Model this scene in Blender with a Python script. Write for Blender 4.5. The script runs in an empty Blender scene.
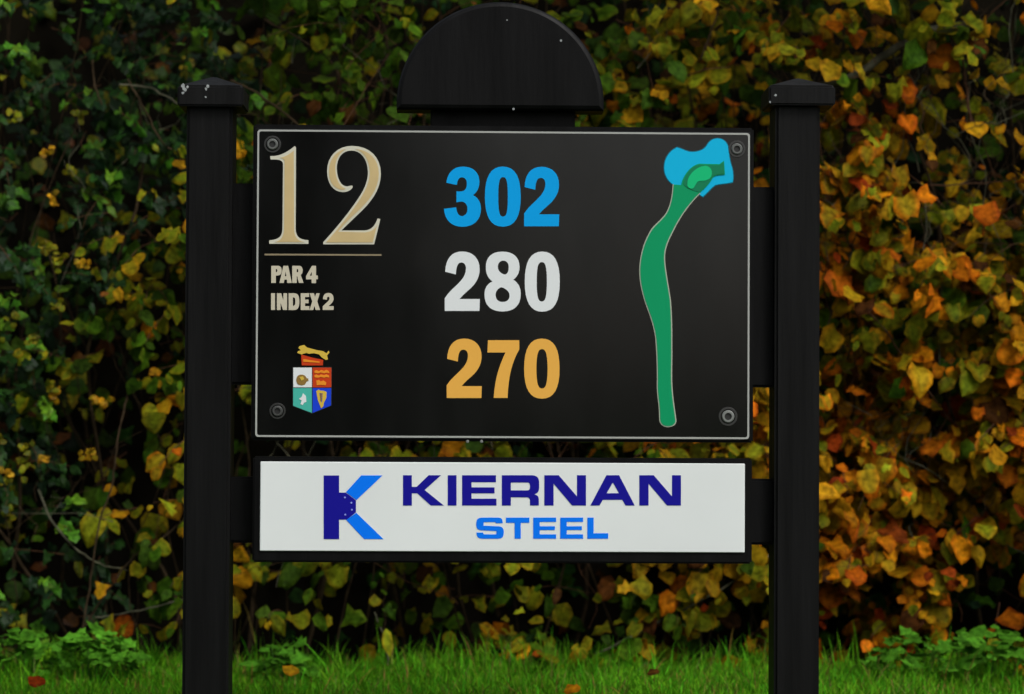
import bpy, bmesh, math, random, re
import numpy as np
from mathutils import Vector, Matrix, noise
random.seed(11); rng = np.random.default_rng(11)
S = bpy.context.scene; COL = S.collection
R = math.radians

# ------------------------------------------------------------------ camera
F = 2550.0; CAMZ = 0.68; DIST = 5.0; PITCH = 1.5; ROLL = 0.28; YAW = 1.3
cd = bpy.data.cameras.new('camera'); cam = bpy.data.objects.new('camera', cd); COL.objects.link(cam)
cd.sensor_width = 36; cd.lens = 36 * F / 1024; cd.clip_start = .05; cd.clip_end = 2000
CM = Matrix.Translation((0, -DIST, CAMZ)) @ Matrix.Rotation(R(90 + PITCH), 4, 'X') @ Matrix.Rotation(R(ROLL), 4, 'Z')
cam.matrix_world = CM
cd.dof.use_dof = True; cd.dof.focus_distance = 4.96; cd.dof.aperture_fstop = 3.3; cd.dof.aperture_blades = 7
S.camera = cam

def ray(px, py): return (CM.to_3x3() @ Vector(((px - 512) / F, (347 - py) / F, -1))).normalized()
SM = Matrix.Rotation(R(YAW), 4, 'Z')                # the sign's frame: x along the boards, y depth, z up
SI = SM.inverted()
def sg(px, py, depth=0.0):                          # measured point on a face of the sign -> sign-local (x, z)
    o = SI @ Vector(CM.translation); d = SI.to_3x3() @ ray(px, py)
    p = o + d * ((depth - o.y) / d.y)
    return p.x, p.z
def wd(px, py, Y):                                  # measured point in a vertical plane Y
    o = CM.translation; d = ray(px, py); return o + d * ((Y - o.y) / d.y)

# ------------------------------------------------------------------ materials
def mat(name, col, rough=.6, spec=.5, metal=0, nvar=0.0, nscale=20, bump=0, bscale=60, stretch=(1, 1, 1), trans=0, rvar=0, attr=None):
    m = bpy.data.materials.new(name); m.use_nodes = True; nt = m.node_tree; b = nt.nodes['Principled BSDF']
    b.inputs['Base Color'].default_value = (*col, 1); b.inputs['Roughness'].default_value = rough
    b.inputs['Specular IOR Level'].default_value = spec; b.inputs['Metallic'].default_value = metal
    N = nt.nodes.new; L = nt.links.new
    tc = N('ShaderNodeTexCoord'); mp = N('ShaderNodeMapping'); mp.inputs['Scale'].default_value = stretch
    L(tc.outputs['Object'], mp.inputs['Vector'])
    src = None
    if attr:
        a = N('ShaderNodeAttribute'); a.attribute_name = attr; src = a.outputs['Color']
    if nvar:
        n = N('ShaderNodeTexNoise'); n.inputs['Scale'].default_value = nscale; n.inputs['Detail'].default_value = 6
        L(mp.outputs[0], n.inputs['Vector'])
        mr = N('ShaderNodeMapRange'); mr.inputs['From Min'].default_value = .3; mr.inputs['From Max'].default_value = .7
        mr.inputs['To Min'].default_value = 1 - nvar; mr.inputs['To Max'].default_value = 1 + nvar
        L(n.outputs['Fac'], mr.inputs['Value'])
        mx = N('ShaderNodeMix'); mx.data_type = 'RGBA'; mx.blend_type = 'MULTIPLY'; mx.inputs['Factor'].default_value = 1
        if src: L(src, mx.inputs['A'])
        else: mx.inputs['A'].default_value = (*col, 1)
        L(mr.outputs[0], mx.inputs['B']); src = mx.outputs['Result']
    if src: L(src, b.inputs['Base Color'])
    if rvar:
        n = N('ShaderNodeTexNoise'); n.inputs['Scale'].default_value = nscale * .7; n.inputs['Detail'].default_value = 5
        L(mp.outputs[0], n.inputs['Vector'])
        mr = N('ShaderNodeMapRange'); mr.inputs['From Min'].default_value = .3; mr.inputs['From Max'].default_value = .7
        mr.inputs['To Min'].default_value = max(.02, rough - rvar); mr.inputs['To Max'].default_value = rough + rvar
        L(n.outputs['Fac'], mr.inputs['Value']); L(mr.outputs[0], b.inputs['Roughness'])
    if bump:
        n = N('ShaderNodeTexNoise'); n.inputs['Scale'].default_value = bscale; n.inputs['Detail'].default_value = 5
        L(mp.outputs[0], n.inputs['Vector'])
        bp = N('ShaderNodeBump'); bp.inputs['Strength'].default_value = bump; bp.inputs['Distance'].default_value = .002
        L(n.outputs['Fac'], bp.inputs['Height']); L(bp.outputs[0], b.inputs['Normal'])
    if trans:
        t = N('ShaderNodeBsdfTranslucent'); ms = N('ShaderNodeMixShader'); ms.inputs['Fac'].default_value = trans
        if src: L(src, t.inputs['Color'])
        else: t.inputs['Color'].default_value = (*col, 1)
        L(b.outputs[0], ms.inputs[1]); L(t.outputs[0], ms.inputs[2]); L(ms.outputs[0], nt.nodes['Material Output'].inputs['Surface'])
    return m
M = dict(
    post=mat('black_recycled_plastic', (.0036, .0036, .0037), .5, .13, nvar=.5, nscale=38, bump=.35, bscale=120, stretch=(1, 1, .07), rvar=.08),
    board=mat('black_stained_board', (.0028, .0028, .0030), .5, .11, nvar=.5, nscale=25, bump=.3, bscale=100, stretch=(1, 1, .12), rvar=.08),
    gloss=mat('black_gloss_acrylic', (.0035, .0036, .0035), .13, .42, nvar=.5, nscale=9, rvar=.06, bump=.02, bscale=7, stretch=(1, 1, .35)),
    white=mat('white_sign_face', (.70, .735, .73), .38, .15, nvar=.035, nscale=4, bump=.05, bscale=9),
    line=mat('grey_white_line', (.36, .37, .35), .4, .15),
    goldrule=mat('gold_rule', (.25, .2, .12), .4),
    cream=mat('cream_edge', (.56, .55, .45), .4, .12),
    gold=mat('dull_gold', (.53, .405, .20), .4, .12, nvar=.05, nscale=25),
    beige=mat('beige_letters', (.52, .48, .37), .4, .12),
    sky=mat('bright_blue_print', (.001, .32, .74), .4, .12),
    digit_white=mat('white_print', (.68, .71, .72), .4, .12),
    amber=mat('amber_print', (.74, .39, .07), .4, .12),
    navy=mat('navy_print', (.008, .006, .26), .4, .12),
    blue=mat('mid_blue_print', (.001, .17, .88), .4, .12),
    water=mat('cyan_print', (.004, .42, .70), .4, .12),
    waterline=mat('teal_outline', (.01, .15, .22), .4, .12),
    green=mat('fairway_green_print', (.003, .28, .11), .4, .12),
    green_d=mat('fringe_green_print', (.008, .19, .085), .4, .12),
    green_l=mat('putting_green_print', (.008, .47, .18), .4, .12),
    pale=mat('pale_outline', (.36, .40, .32), .4, .12),
    red=mat('red_print', (.5, .045, .01), .4, .12), orange=mat('orange_print', (.75, .25, .02), .4, .12),
    yellow=mat('yellow_print', (.6, .42, .06), .4, .12), teal=mat('teal_print', (.06, .42, .34), .4, .12),
    royal=mat('royal_print', (.01, .05, .6), .4, .12), brown=mat('brown_print', (.25, .15, .04), .4, .12),
    periwinkle=mat('pale_blue_print', (.22, .26, .72), .4, .12),
    steel=mat('dull_steel', (.20, .21, .20), .5, metal=.35), steel_dark=mat('dark_screw', (.05, .052, .05), .45, .4), steel_mid=mat('mid_grey_screw', (.10, .105, .10), .5, .4), washer=mat('clear_washer', (.022, .022, .021), .35, .6), dark=mat('dark_recess', (.008, .008, .008), .6),
    chip=mat('pale_chipped_spot', (.26, .28, .28), .8, nvar=.3, nscale=300),
)

# ------------------------------------------------------------------ mesh helpers
def tag(o, label=None, cat=None, group=None, kind=None):
    if label: o['label'] = label
    if cat: o['category'] = cat
    if group: o['group'] = group
    if kind: o['kind'] = kind
    return o
class MB:
    def __init__(s): s.v = []; s.f = []; s.m = []; s.mats = []
    def mi(s, m):
        if m not in s.mats: s.mats.append(m)
        return s.mats.index(m)
    def add(s, vs, fs, m):
        b = len(s.v); s.v += [tuple(v) for v in vs]; i = s.mi(m)
        for f in fs: s.f.append([b + k for k in f]); s.m.append(i)
    def build(s, name, parent=None, smooth=False):
        me = bpy.data.meshes.new(name); me.from_pydata(s.v, [], s.f)
        for m in s.mats: me.materials.append(M[m] if isinstance(m, str) else m)
        me.polygons.foreach_set('material_index', s.m)
        if smooth: me.polygons.foreach_set('use_smooth', [True] * len(s.f))
        me.update(); o = bpy.data.objects.new(name, me); COL.objects.link(o)
        if parent: o.parent = parent
        return o
def box_bm(x0, x1, y0, y1, z0, z1, bev, seg=2):
    bm = bmesh.new(); bmesh.ops.create_cube(bm, size=1)
    for v in bm.verts: v.co = Vector(((x0 + x1) / 2 + v.co.x * (x1 - x0), (y0 + y1) / 2 + v.co.y * (y1 - y0), (z0 + z1) / 2 + v.co.z * (z1 - z0)))
    if bev: bmesh.ops.bevel(bm, geom=bm.edges[:], offset=bev, segments=seg, affect='EDGES')
    return bm
def bm_to(mb, bm, m):
    bm.verts.index_update(); mb.add([v.co for v in bm.verts], [[v.index for v in f.verts] for f in bm.faces], m); bm.free()
def box(mb, x0, x1, y0, y1, z0, z1, m, bev=.003, seg=2): bm_to(mb, box_bm(x0, x1, y0, y1, z0, z1, bev, seg), m)

def flat(path, n=8):
    """path string with absolute M L H V C Z -> list of closed polylines"""
    tok = re.findall(r'[MLHVCZ]|-?[\d.]+', path); out = []; cur = None; i = 0; cmd = None; x = y = 0
    while i < len(tok):
        if tok[i].isalpha():
            cmd = tok[i]; i += 1
            if cmd == 'Z': continue
        g = lambda k: float(tok[i + k])
        if cmd == 'M': x, y = g(0), g(1); i += 2; cur = [(x, y)]; out.append(cur); cmd = 'L'
        elif cmd == 'L': x, y = g(0), g(1); i += 2; cur.append((x, y))
        elif cmd == 'H': x = g(0); i += 1; cur.append((x, y))
        elif cmd == 'V': y = g(0); i += 1; cur.append((x, y))
        elif cmd == 'C':
            p = [(x, y), (g(0), g(1)), (g(2), g(3)), (g(4), g(5))]; i += 6
            for k in range(1, n + 1):
                t = k / n; a = (1 - t) ** 3; b = 3 * t * (1 - t) ** 2; c = 3 * t * t * (1 - t); d = t ** 3
                cur.append((a * p[0][0] + b * p[1][0] + c * p[2][0] + d * p[3][0], a * p[0][1] + b * p[1][1] + c * p[2][1] + d * p[3][1]))
            x, y = p[3]
    res = []
    for c in out:
        q = [c[0]]
        for p in c[1:]:
            if abs(p[0] - q[-1][0]) + abs(p[1] - q[-1][1]) > 1e-4: q.append(p)
        if abs(q[0][0] - q[-1][0]) + abs(q[0][1] - q[-1][1]) < 1e-3: q.pop()
        res.append(q)
    return res
def area(p): return sum(p[i - 1][0] * p[i][1] - p[i][0] * p[i - 1][1] for i in range(len(p))) / 2
def offset(p, d):                                   # d > 0 shrinks
    s = 1 if area(p) > 0 else -1; n = len(p); out = []
    for i in range(n):
        a, b, c = Vector(p[i - 1]), Vector(p[i]), Vector(p[(i + 1) % n])
        e1 = (b - a).normalized(); e2 = (c - b).normalized()
        n1 = Vector((-e1.y, e1.x)) * s; n2 = Vector((-e2.y, e2.x)) * s
        m = n1 + n2
        if m.length < .2: m = n1
        m.normalize(); k = min(1.6, 1 / max(.3, m.dot(n1)))
        out.append(tuple(b + m * d * k))
    return out
def prism(mb, polys, depth, thick, m):
    """filled outline (holes by even-odd) at sign depth, as a thin solid"""
    cu = bpy.data.curves.new('tmp', 'CURVE'); cu.dimensions = '2D'; cu.fill_mode = 'BOTH'; cu.extrude = thick / 2
    for p in polys:
        sp = cu.splines.new('POLY'); sp.points.add(len(p) - 1)
        for k, (a, b) in enumerate(p): sp.points[k].co = (a, b, 0, 1)
        sp.use_cyclic_u = True
    o = bpy.data.objects.new('tmp', cu); COL.objects.link(o)
    dg = bpy.context.evaluated_depsgraph_get(); me = bpy.data.meshes.new_from_object(o.evaluated_get(dg))
    mb.add([(v.co.x, depth - v.co.z, v.co.y) for v in me.vertices], [list(f.vertices) for f in me.polygons], m)
    bpy.data.objects.remove(o); bpy.data.curves.remove(cu); bpy.data.meshes.remove(me)
def art(mb, path, org, sc, m, depth, thick=.0006, inset=0, dx=0, dy=0):
    polys = [[sg(org[0] + (x + dx) / sc, org[1] + (y + dy) / sc, depth) for x, y in p] for p in flat(path)]
    if inset: polys = [offset(p, inset) for p in polys]
    prism(mb, polys, depth, thick, m)
def disc(mb, cx, cz, depth, r, thick, m, n=28, r2=0, bev=0):
    vs = []; fs = []
    rings = [(r, depth + thick), (r, depth + bev), (r - bev, depth)]
    if r2: rings += [(r2, depth), (r2, depth + thick)]
    for rr, d in rings:
        for k in range(n): a = 2 * math.pi * k / n; vs.append((cx + rr * math.cos(a), d, cz + rr * math.sin(a)))
    for j in range(len(rings) - 1):
        for k in range(n): fs.append([j * n + k, j * n + (k + 1) % n, (j + 1) * n + (k + 1) % n, (j + 1) * n + k])
    if not r2: fs.append([2 * n + k for k in range(n)])
    mb.add(vs, fs, m)

# ------------------------------------------------------------------ the tee sign
root = bpy.data.objects.new('tee_sign', None); COL.objects.link(root); root.matrix_world = SM
tag(root, 'black two-post golf tee sign for hole 12 with a white sponsor board below', 'golf sign')
PF = -.05                                            # front of the posts
def X(px, py=347, d=PF): return sg(px, py, d)[0]
def Z(py, px=512, d=PF): return sg(px, py, d)[1]
for (xl, xr, capl, capr, cpy, ctop, seed) in ((184.6, 230.8, 177.3, 243.5, 90, 76.5, 1), (775, 819.8, 769, 835.5, 93, 78, 2)):
    mb = MB(); x0, x1 = X(xl), X(xr); zc = sg((xl + xr) / 2, 104, PF)[1]
    box(mb, x0, x1, PF, PF + (x1 - x0) * 1.1, -.35, zc, 'post', .006, 2)
    p = mb.build('post', root)
    # low pyramid cap
    mb = MB(); c0, c1 = X(capl, 95, PF - .018), X(capr, 95, PF - .018); w = c1 - c0; cx = (c0 + c1) / 2
    z0 = sg((xl + xr) / 2, 106 if seed == 1 else 105, PF - .018)[1]; z1 = sg((xl + xr) / 2, 85.5, PF - .018)[1]; zt = sg((xl + xr) / 2, ctop, PF + .05)[1]
    y0 = PF - .018; y1 = y0 + w; cy = (y0 + y1) / 2; b = .004
    bm = box_bm(c0, c1, y0, y1, z0, z1 + .02, 0)
    for v in bm.verts:
        if v.co.z > z1: v.co.z = z1
    top = [f for f in bm.faces if f.normal.z > .5][0]
    r = bmesh.ops.poke(bm, faces=[top]); r['verts'][0].co = (cx, cy, zt)
    bmesh.ops.bevel(bm, geom=bm.edges[:], offset=.0035, segments=2, affect='EDGES')
    bm_to(mb, bm, 'post'); cap = mb.build('post_cap', p)
    spots = [(183, 86, 2.2), (184.5, 89, 2.2), (182.8, 93, 1.7), (187.5, 87, 1.4), (207.5, 86.5, 1.6), (206, 89, 1.4), (205.5, 97, 1)] if seed == 1 else [(775.5, 95, 1.5), (770, 102, 1.2)]
    for (a, bb, rr) in spots:
        u, z = sg(a, bb, y0 - .0006); n = 9; rr /= 510; mb = MB()
        rs = [rr * random.uniform(.55, 1.15) for _ in range(n)]
        vs = [(u + rs[k] * math.cos(6.2832 * k / n), y0 - .0006, z + 1.2 * rs[k] * math.sin(6.2832 * k / n)) for k in range(n)]
        mb.add(vs + [(v[0], y0 + .0006, v[2]) for v in vs], [list(range(n))] + [[k, (k + 1) % n, n + (k + 1) % n, n + k] for k in range(n)], 'chip'); mb.build('pale_spot', cap)
PX0, PX1 = X(235), X(770)
# wide rails between the posts
for (a, b) in ((185, 386), (478, 544)):
    mb = MB(); box(mb, PX0 - .03, PX1 + .03, -.018, .022, Z(b, 512, -.02), Z(a, 512, -.02), 'board', .005); mb.build('rail', root)
# arched head board on its short neck
mb = MB(); box(mb, X(430.5, 118, -.03), X(575, 118, -.03), -.03, .02, Z(140, 503, -.03), Z(107.5, 503, -.03), 'board', .003); mb.build('neck_block', root)
mb = MB()
hd = -.062; pts = []
xa, za = sg(396.5, 109, hd); xb, zb = sg(604, 109, hd); zt = sg(500, 1.5, hd)[1]
hx = (xa + xb) / 2; hw = (xb - xa) / 2; hz = za; hh = zt - za
prof = [(hx - hw, hz - .0)] + [(hx - hw * math.cos(t), hz + .012 + (hh - .012) * math.sin(t)) for t in np.linspace(0.0, math.pi, 57)] + [(hx + hw, hz)]
n = len(prof)
def ringof(ins, d):
    return [(u, d, z) for (u, z) in offset(prof, ins)] if ins else [(u, d, z) for u, z in prof]
rs = [ringof(0, hd + .07), ringof(0, hd + .008), ringof(.0035, hd + .0028), ringof(.0095, hd)]
fs = []
for j in range(3):
    for k in range(n): fs.append([j * n + k, j * n + (k + 1) % n, (j + 1) * n + (k + 1) % n, (j + 1) * n + k])
fs += [[3 * n + k for k in range(n)], [k for k in range(n)][::-1]]
mb.add(sum(rs, []), fs, 'board'); head = mb.build('head_board', root)
for (a, b_, rr) in ((561, 40.5, 1.2), (513.5, 109, 1.3), (507, 20, .8)):
    u, z = sg(a, b_, hd - .0006); mb = MB(); disc(mb, u, z, hd - .0008, rr / 510, .0014, 'chip', n=7); mb.build('pale_spot', head)
# main panel
BD = -.058
mb = MB(); box(mb, X(252, 290, BD), X(753.5, 290, BD), BD, BD + .04, Z(441.5, 503, BD), Z(126, 503, BD), 'board', .0035); frame = mb.build('backing_board', root)
GD = BD - .004
mb = MB(); gx0, gx1, gz0, gz1 = X(255.5, 290, GD), X(750.3, 290, GD), Z(438.8, 503, GD), Z(130.5, 503, GD)
box(mb, gx0, gx1, GD, BD - .0002, gz0, gz1, 'gloss', .0008, 1); panel = mb.build('hole_panel', root)
def rrect(x0, x1, z0, z1, r, n=5):
    out = []
    for (cx, cz, a0) in ((x1 - r, z1 - r, 0), (x0 + r, z1 - r, 90), (x0 + r, z0 + r, 180), (x1 - r, z0 + r, 270)):
        for k in range(n + 1): a = R(a0 + 90 * k / n); out.append((cx + r * math.cos(a), cz + r * math.sin(a)))
    return out
mb = MB(); e = .0016; w = .0034
prism(mb, [rrect(gx0 + e, gx1 - e, gz0 + e, gz1 - e, .006), rrect(gx0 + e + w, gx1 - e - w, gz0 + e + w, gz1 - e - w, .004)], GD - .0003, .0006, 'line'); mb.build('border_line', panel)
D1 = GD - .0004; D2 = GD - .0011; D3 = GD - .0018; D4 = GD - .0025; D5 = GD - .0032
ONE = "M 176 36 C 184 37 186 42 185 52 L 183 515 C 185 560 205 576 257 579 L 257 600 L 30 600 L 30 580 C 85 574 104 562 107 515 L 110 140 C 109 116 88 111 38 113 L 35 93 C 92 95 130 73 176 36 Z"
TWO = "M 189 272 C 182 291 155 303 128 301 C 73 298 41 246 41 180 C 41 94 100 34 185 34 C 287 34 352 100 352 195 C 352 290 292 362 222 428 C 182 466 147 499 124 523 L 255 523 C 297 521 317 498 333 453 L 349 457 L 313 603 L 19 603 L 19 590 C 80 525 150 440 204 363 C 254 293 279 240 277 180 C 273 106 236 61 181 61 C 127 61 97 106 97 165 C 99 224 121 268 156 268 C 166 268 175 262 188 264 Z"
mb = MB(); art(mb, ONE, (264, 140), 5.78, 'cream', D1); art(mb, TWO, (320, 140), 5.78, 'cream', D1)
# gold inlay inside the pale edge
ONEi = "M 172 60 L 174 520 C 177 566 198 583 232 590 L 62 590 C 92 584 112 566 116 520 L 119 130 C 119 114 112 106 92 103 C 125 97 150 80 172 60 Z"
TWOi = "M 150 281 C 135 291 120 289 110 284 C 70 270 52 235 52 180 C 52 110 95 60 150 52 C 110 75 88 110 88 165 C 90 225 112 272 150 281 Z M 205 52 C 285 56 340 110 340 195 C 340 285 280 355 210 420 C 175 452 140 485 105 530 L 258 534 C 300 532 322 510 330 490 L 305 592 L 35 592 C 90 530 160 445 214 368 C 262 298 290 240 288 180 C 284 115 255 68 205 52 Z"
art(mb, ONEi, (264, 140), 5.78, 'gold', D2); art(mb, TWOi, (320, 140), 5.78, 'gold', D2)
mb.build('hole_number', panel)
mb = MB(); art(mb, "M 264.5 253.7 L 381.5 254.2 L 381.5 255.8 L 264.5 255.3 Z", (0, 0), 1, 'goldrule', D1); mb.build('rule_line', panel)
o8 = (264, 260); s8 = 12.39
def letters(name, lst, parent, org, sc, m, d=D1):
    mb = MB()
    for t in lst: art(mb, t, org, sc, m, d)
    return mb.build(name, parent)
Pp = "M 90 72 L 168 72 C 206 72 219 95 219 130 C 219 170 204 192 165 192 L 147 192 L 147 284 L 90 284 Z M 147 112 L 156 112 C 168 114 168 148 156 150 L 147 150 Z"
letters('par_lettering', [Pp,
  "M 240 72 L 300 72 L 344 284 L 288 284 L 283 243 L 252 243 L 247 284 L 192 284 Z M 259 200 L 278 200 L 268 140 Z",
  "M 350 72 L 428 72 C 464 72 479 95 479 128 C 479 155 472 172 455 184 L 489 284 L 432 284 L 412 202 L 406 202 L 406 284 L 350 284 Z M 406 112 L 416 112 C 428 114 428 150 416 152 L 406 152 Z",
  "M 594 72 L 645 72 L 645 192 L 667 192 L 667 238 L 645 238 L 645 286 L 590 286 L 590 240 L 521 240 L 521 200 Z M 592 145 L 592 195 L 567 195 Z"], panel, o8, s8, 'beige')
letters('index_lettering', ["M 88 412 H 136 V 619 H 88 Z",
  "M 160 412 L 212 412 L 240 500 L 240 412 L 286 412 L 286 619 L 236 619 L 206 530 L 206 619 L 160 619 Z",
  "M 305 412 L 372 412 C 422 412 438 445 438 515 C 438 585 422 619 372 619 L 305 619 Z M 358 462 L 358 569 C 385 569 388 550 388 515 C 388 480 385 462 358 462 Z",
  "M 455 412 H 560 V 458 H 508 V 490 H 552 V 536 H 508 V 572 H 562 V 619 H 455 Z",
  "M 566 412 L 618 412 L 632 458 L 648 412 L 692 412 L 660 512 L 694 619 L 640 619 L 625 570 L 610 619 L 564 619 L 598 512 Z",
  "M 730 485 C 732 435 755 408 797 408 C 840 408 862 435 862 475 C 862 515 835 540 800 572 L 864 572 L 862 619 L 728 619 L 728 575 C 760 535 810 510 812 478 C 812 462 806 455 797 455 C 786 455 780 465 779 492 Z"], panel, o8, s8, 'beige')
G3 = "M 58 208 C 68 115 125 60 207 60 C 302 60 360 113 360 200 C 360 255 335 300 300 320 C 352 345 374 390 374 447 C 374 552 302 610 205 610 C 108 610 43 552 36 445 L 148 432 C 151 478 170 512 200 512 C 232 512 250 485 250 445 C 250 402 225 380 195 380 C 180 380 165 383 150 388 L 150 285 C 175 288 190 287 205 285 C 230 280 245 255 245 215 C 245 180 228 158 200 158 C 172 158 158 185 155 228 Z"
def ZERO(x0, x1, h0, h1, y0=60, y1=609, t=156, b=516):
    c = (x0 + x1) / 2; k = (x1 - x0) / 2; my = (y0 + y1) / 2; hc = (h0 + h1) / 2
    return f"M {c} {y0} C {c+k*.68} {y0} {x1} {y0+90} {x1} {my} C {x1} {y1-90} {c+k*.68} {y1} {c} {y1} C {c-k*.68} {y1} {x0} {y1-90} {x0} {my} C {x0} {y0+90} {c-k*.68} {y0} {c} {y0} Z M {hc} {t} C {hc+30} {t} {h1} {t+28} {h1} {my} C {h1} {b-28} {hc+30} {b} {hc} {b} C {hc-30} {b} {h0} {b-28} {h0} {my} C {h0} {t+28} {hc-30} {t} {hc} {t} Z"
G2 = "M 224 247 C 229 130 280 62 380 62 C 482 62 539 130 539 225 C 539 310 492 370 432 420 C 402 446 377 469 357 496 L 541 496 L 537 605 L 220 605 L 220 490 C 258 430 298 400 338 360 C 383 315 411 280 414 220 C 415 185 399 163 372 163 C 340 163 325 195 322 272 Z"
G8 = "M 570 60 C 672 60 726 115 726 200 C 726 250 707 290 668 317 C 717 345 737 390 737 450 C 737 552 677 607 570 607 C 463 607 406 552 406 450 C 406 392 435 350 480 333 C 438 305 418 260 418 200 C 418 115 470 60 570 60 Z M 578 143 C 610 143 627 165 627 205 C 627 240 615 265 592 270 C 560 262 528 240 528 200 C 528 165 548 143 578 143 Z M 560 385 C 600 395 635 425 635 462 C 635 500 610 520 572 520 C 530 520 508 495 508 455 C 508 420 530 395 560 385 Z"
G7 = "M 438 75 L 724 75 L 724 160 C 662 260 624 400 617 602 L 491 602 C 499 430 540 310 598 187 L 433 187 Z"
SC = 9.13
mb = MB(); art(mb, G3, (440, 160), SC, 'sky', D1); art(mb, ZERO(410, 737, 532, 619), (440, 160), SC, 'sky', D1); art(mb, G2, (500, 160), SC, 'sky', D1)
tag(mb.build('distance_number', panel), 'bright blue distance number 302')
mb = MB(); art(mb, G2, (440, 245), SC, 'digit_white', D1, dx=-177, dy=-3); art(mb, G8, (440, 245), SC, 'digit_white', D1); art(mb, ZERO(226, 546, 335, 428), (500, 245), SC, 'digit_white', D1)
tag(mb.build('distance_number', panel), 'white distance number 280')
mb = MB(); art(mb, G2, (440, 332), SC, 'amber', D1, dx=-159, dy=-2); art(mb, G7, (440, 332), SC, 'amber', D1); art(mb, ZERO(768, 1092, 880, 982), (440, 332), SC, 'amber', D1)
tag(mb.build('distance_number', panel), 'amber distance number 270')
# hole map
mb = MB(); om = (630, 130); sm_ = 6.94
WAT = "M 300 378 C 258 350 238 310 238 260 C 238 200 270 148 325 122 C 360 128 390 153 430 153 C 480 153 510 138 530 113 C 550 78 572 60 607 60 C 652 60 677 90 682 130 C 687 180 692 220 707 260 C 717 300 717 340 711 362 C 670 372 627 372 592 382 C 560 402 540 432 507 462 L 480 448 L 420 470 L 340 430 Z"
FAIR = "M 300 374 L 352 378 C 368 300 430 236 482 230 L 620 233 L 655 207 L 663 311 C 640 319 600 311 580 331 C 558 372 528 402 485 440 C 430 490 350 590 302 694 C 258 775 238 830 240 890 C 240 950 262 1060 280 1180 C 290 1300 290 1400 290 1560 C 290 1650 286 1720 292 1800 C 300 1900 312 1960 318 2010 C 322 2048 290 2058 262 2058 C 232 2058 206 2040 206 2000 C 206 1900 190 1850 190 1780 C 192 1650 188 1560 182 1480 C 178 1400 158 1330 120 1230 C 90 1150 66 1050 68 970 C 70 890 88 790 150 690 C 180 650 240 610 262 560 C 290 500 296 440 300 374 Z"
art(mb, WAT, om, sm_, 'waterline', D1, inset=-.0016); art(mb, WAT, om, sm_, 'water', D2)
FL = "M 300 380 L 485 440 C 430 490 350 590 302 694 C 258 775 238 830 240 890 C 240 950 262 1060 280 1180 C 290 1300 290 1400 290 1560 C 290 1650 286 1720 292 1800 C 300 1900 312 1960 318 2010 C 322 2048 290 2058 262 2058 C 232 2058 206 2040 206 2000 C 206 1900 190 1850 190 1780 C 192 1650 188 1560 182 1480 C 178 1400 158 1330 120 1230 C 90 1150 66 1050 68 970 C 70 890 88 790 150 690 C 180 650 240 610 262 560 C 290 500 296 440 300 380 Z"
art(mb, FL, om, sm_, 'pale', D3, inset=-.0011); art(mb, FAIR, om, sm_, 'green', D4, inset=.0011)
art(mb, "M 370 372 C 380 310 430 246 482 242 L 620 244 L 648 224 L 655 302 C 635 308 600 302 572 325 C 552 360 528 392 480 430 C 440 420 395 410 370 372 Z", om, sm_, 'green_d', D5)
art(mb, "M 398 378 C 390 330 450 253 522 248 C 562 250 578 290 562 325 C 542 362 492 347 472 357 C 452 372 452 402 430 407 C 408 407 398 395 398 378 Z", om, sm_, 'green_l', D5 - .0007)
mb.build('hole_map', panel)
# crest
mb = MB(); oc = (275, 335); scc = 7.707
def C_(p, m, d=D1): art(mb, p, oc, scc, m, d)
C_("M 134 246 L 438 246 L 436 545 L 286 606 L 136 548 Z", 'dark', D1)
C_("M 141 251 H 284 V 403 H 141 Z", 'digit_white', D2); C_("M 290 251 H 434 V 403 H 290 Z", 'red', D2)
C_("M 140 409 L 284 409 L 284 600 L 140 545 Z", 'teal', D2); C_("M 290 409 L 433 409 L 431 543 L 290 600 Z", 'royal', D2)
C_("M 165 345 C 165 320 180 305 200 305 C 225 303 240 318 246 335 L 256 332 L 258 352 L 242 360 C 236 380 225 388 200 386 C 175 384 165 370 165 345 Z", 'brown', D3)
C_("M 188 325 L 215 318 L 225 340 L 205 352 Z", 'yellow', D4)
for yy in (278, 312): C_(f"M 303 {yy} L 318 {yy-8} L 340 {yy} L 355 {yy-9} L 378 {yy-2} L 396 {yy-10} L 415 {yy} L 420 {yy+16} L 395 {yy+12} L 378 {yy+18} L 352 {yy+10} L 335 {yy+18} L 305 {yy+14} Z", 'orange', D3)
C_("M 318 352 L 340 345 L 352 358 L 372 350 L 396 365 L 390 388 L 350 384 L 322 388 Z", 'orange', D3)
C_("M 216 448 L 238 470 L 242 515 L 224 522 L 214 540 L 196 532 L 206 505 L 184 492 L 205 478 Z", 'digit_white', D3)
C_("M 318 432 L 336 420 L 350 428 L 378 430 L 398 440 L 396 485 L 378 520 L 372 550 L 356 566 L 344 535 L 330 500 Z M 342 448 L 350 500 L 362 525 L 366 450 Z", 'yellow', D3)
C_("M 348 450 L 362 455 L 358 515 L 350 500 Z", 'brown', D4)
C_("M 202 150 L 290 175 L 372 192 L 368 234 L 206 234 Z", 'red', D1); C_("M 218 185 L 345 205 L 342 214 L 218 206 Z", 'orange', D2)
C_("M 172 138 L 178 124 L 200 118 L 180 100 L 188 86 L 225 76 L 246 96 L 320 116 L 370 124 L 396 140 L 414 120 L 420 134 L 402 158 L 408 188 L 392 192 L 360 172 L 340 150 L 300 140 L 262 144 L 240 138 L 205 150 Z", 'yellow', D3)
mb.build('club_crest', panel)
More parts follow.
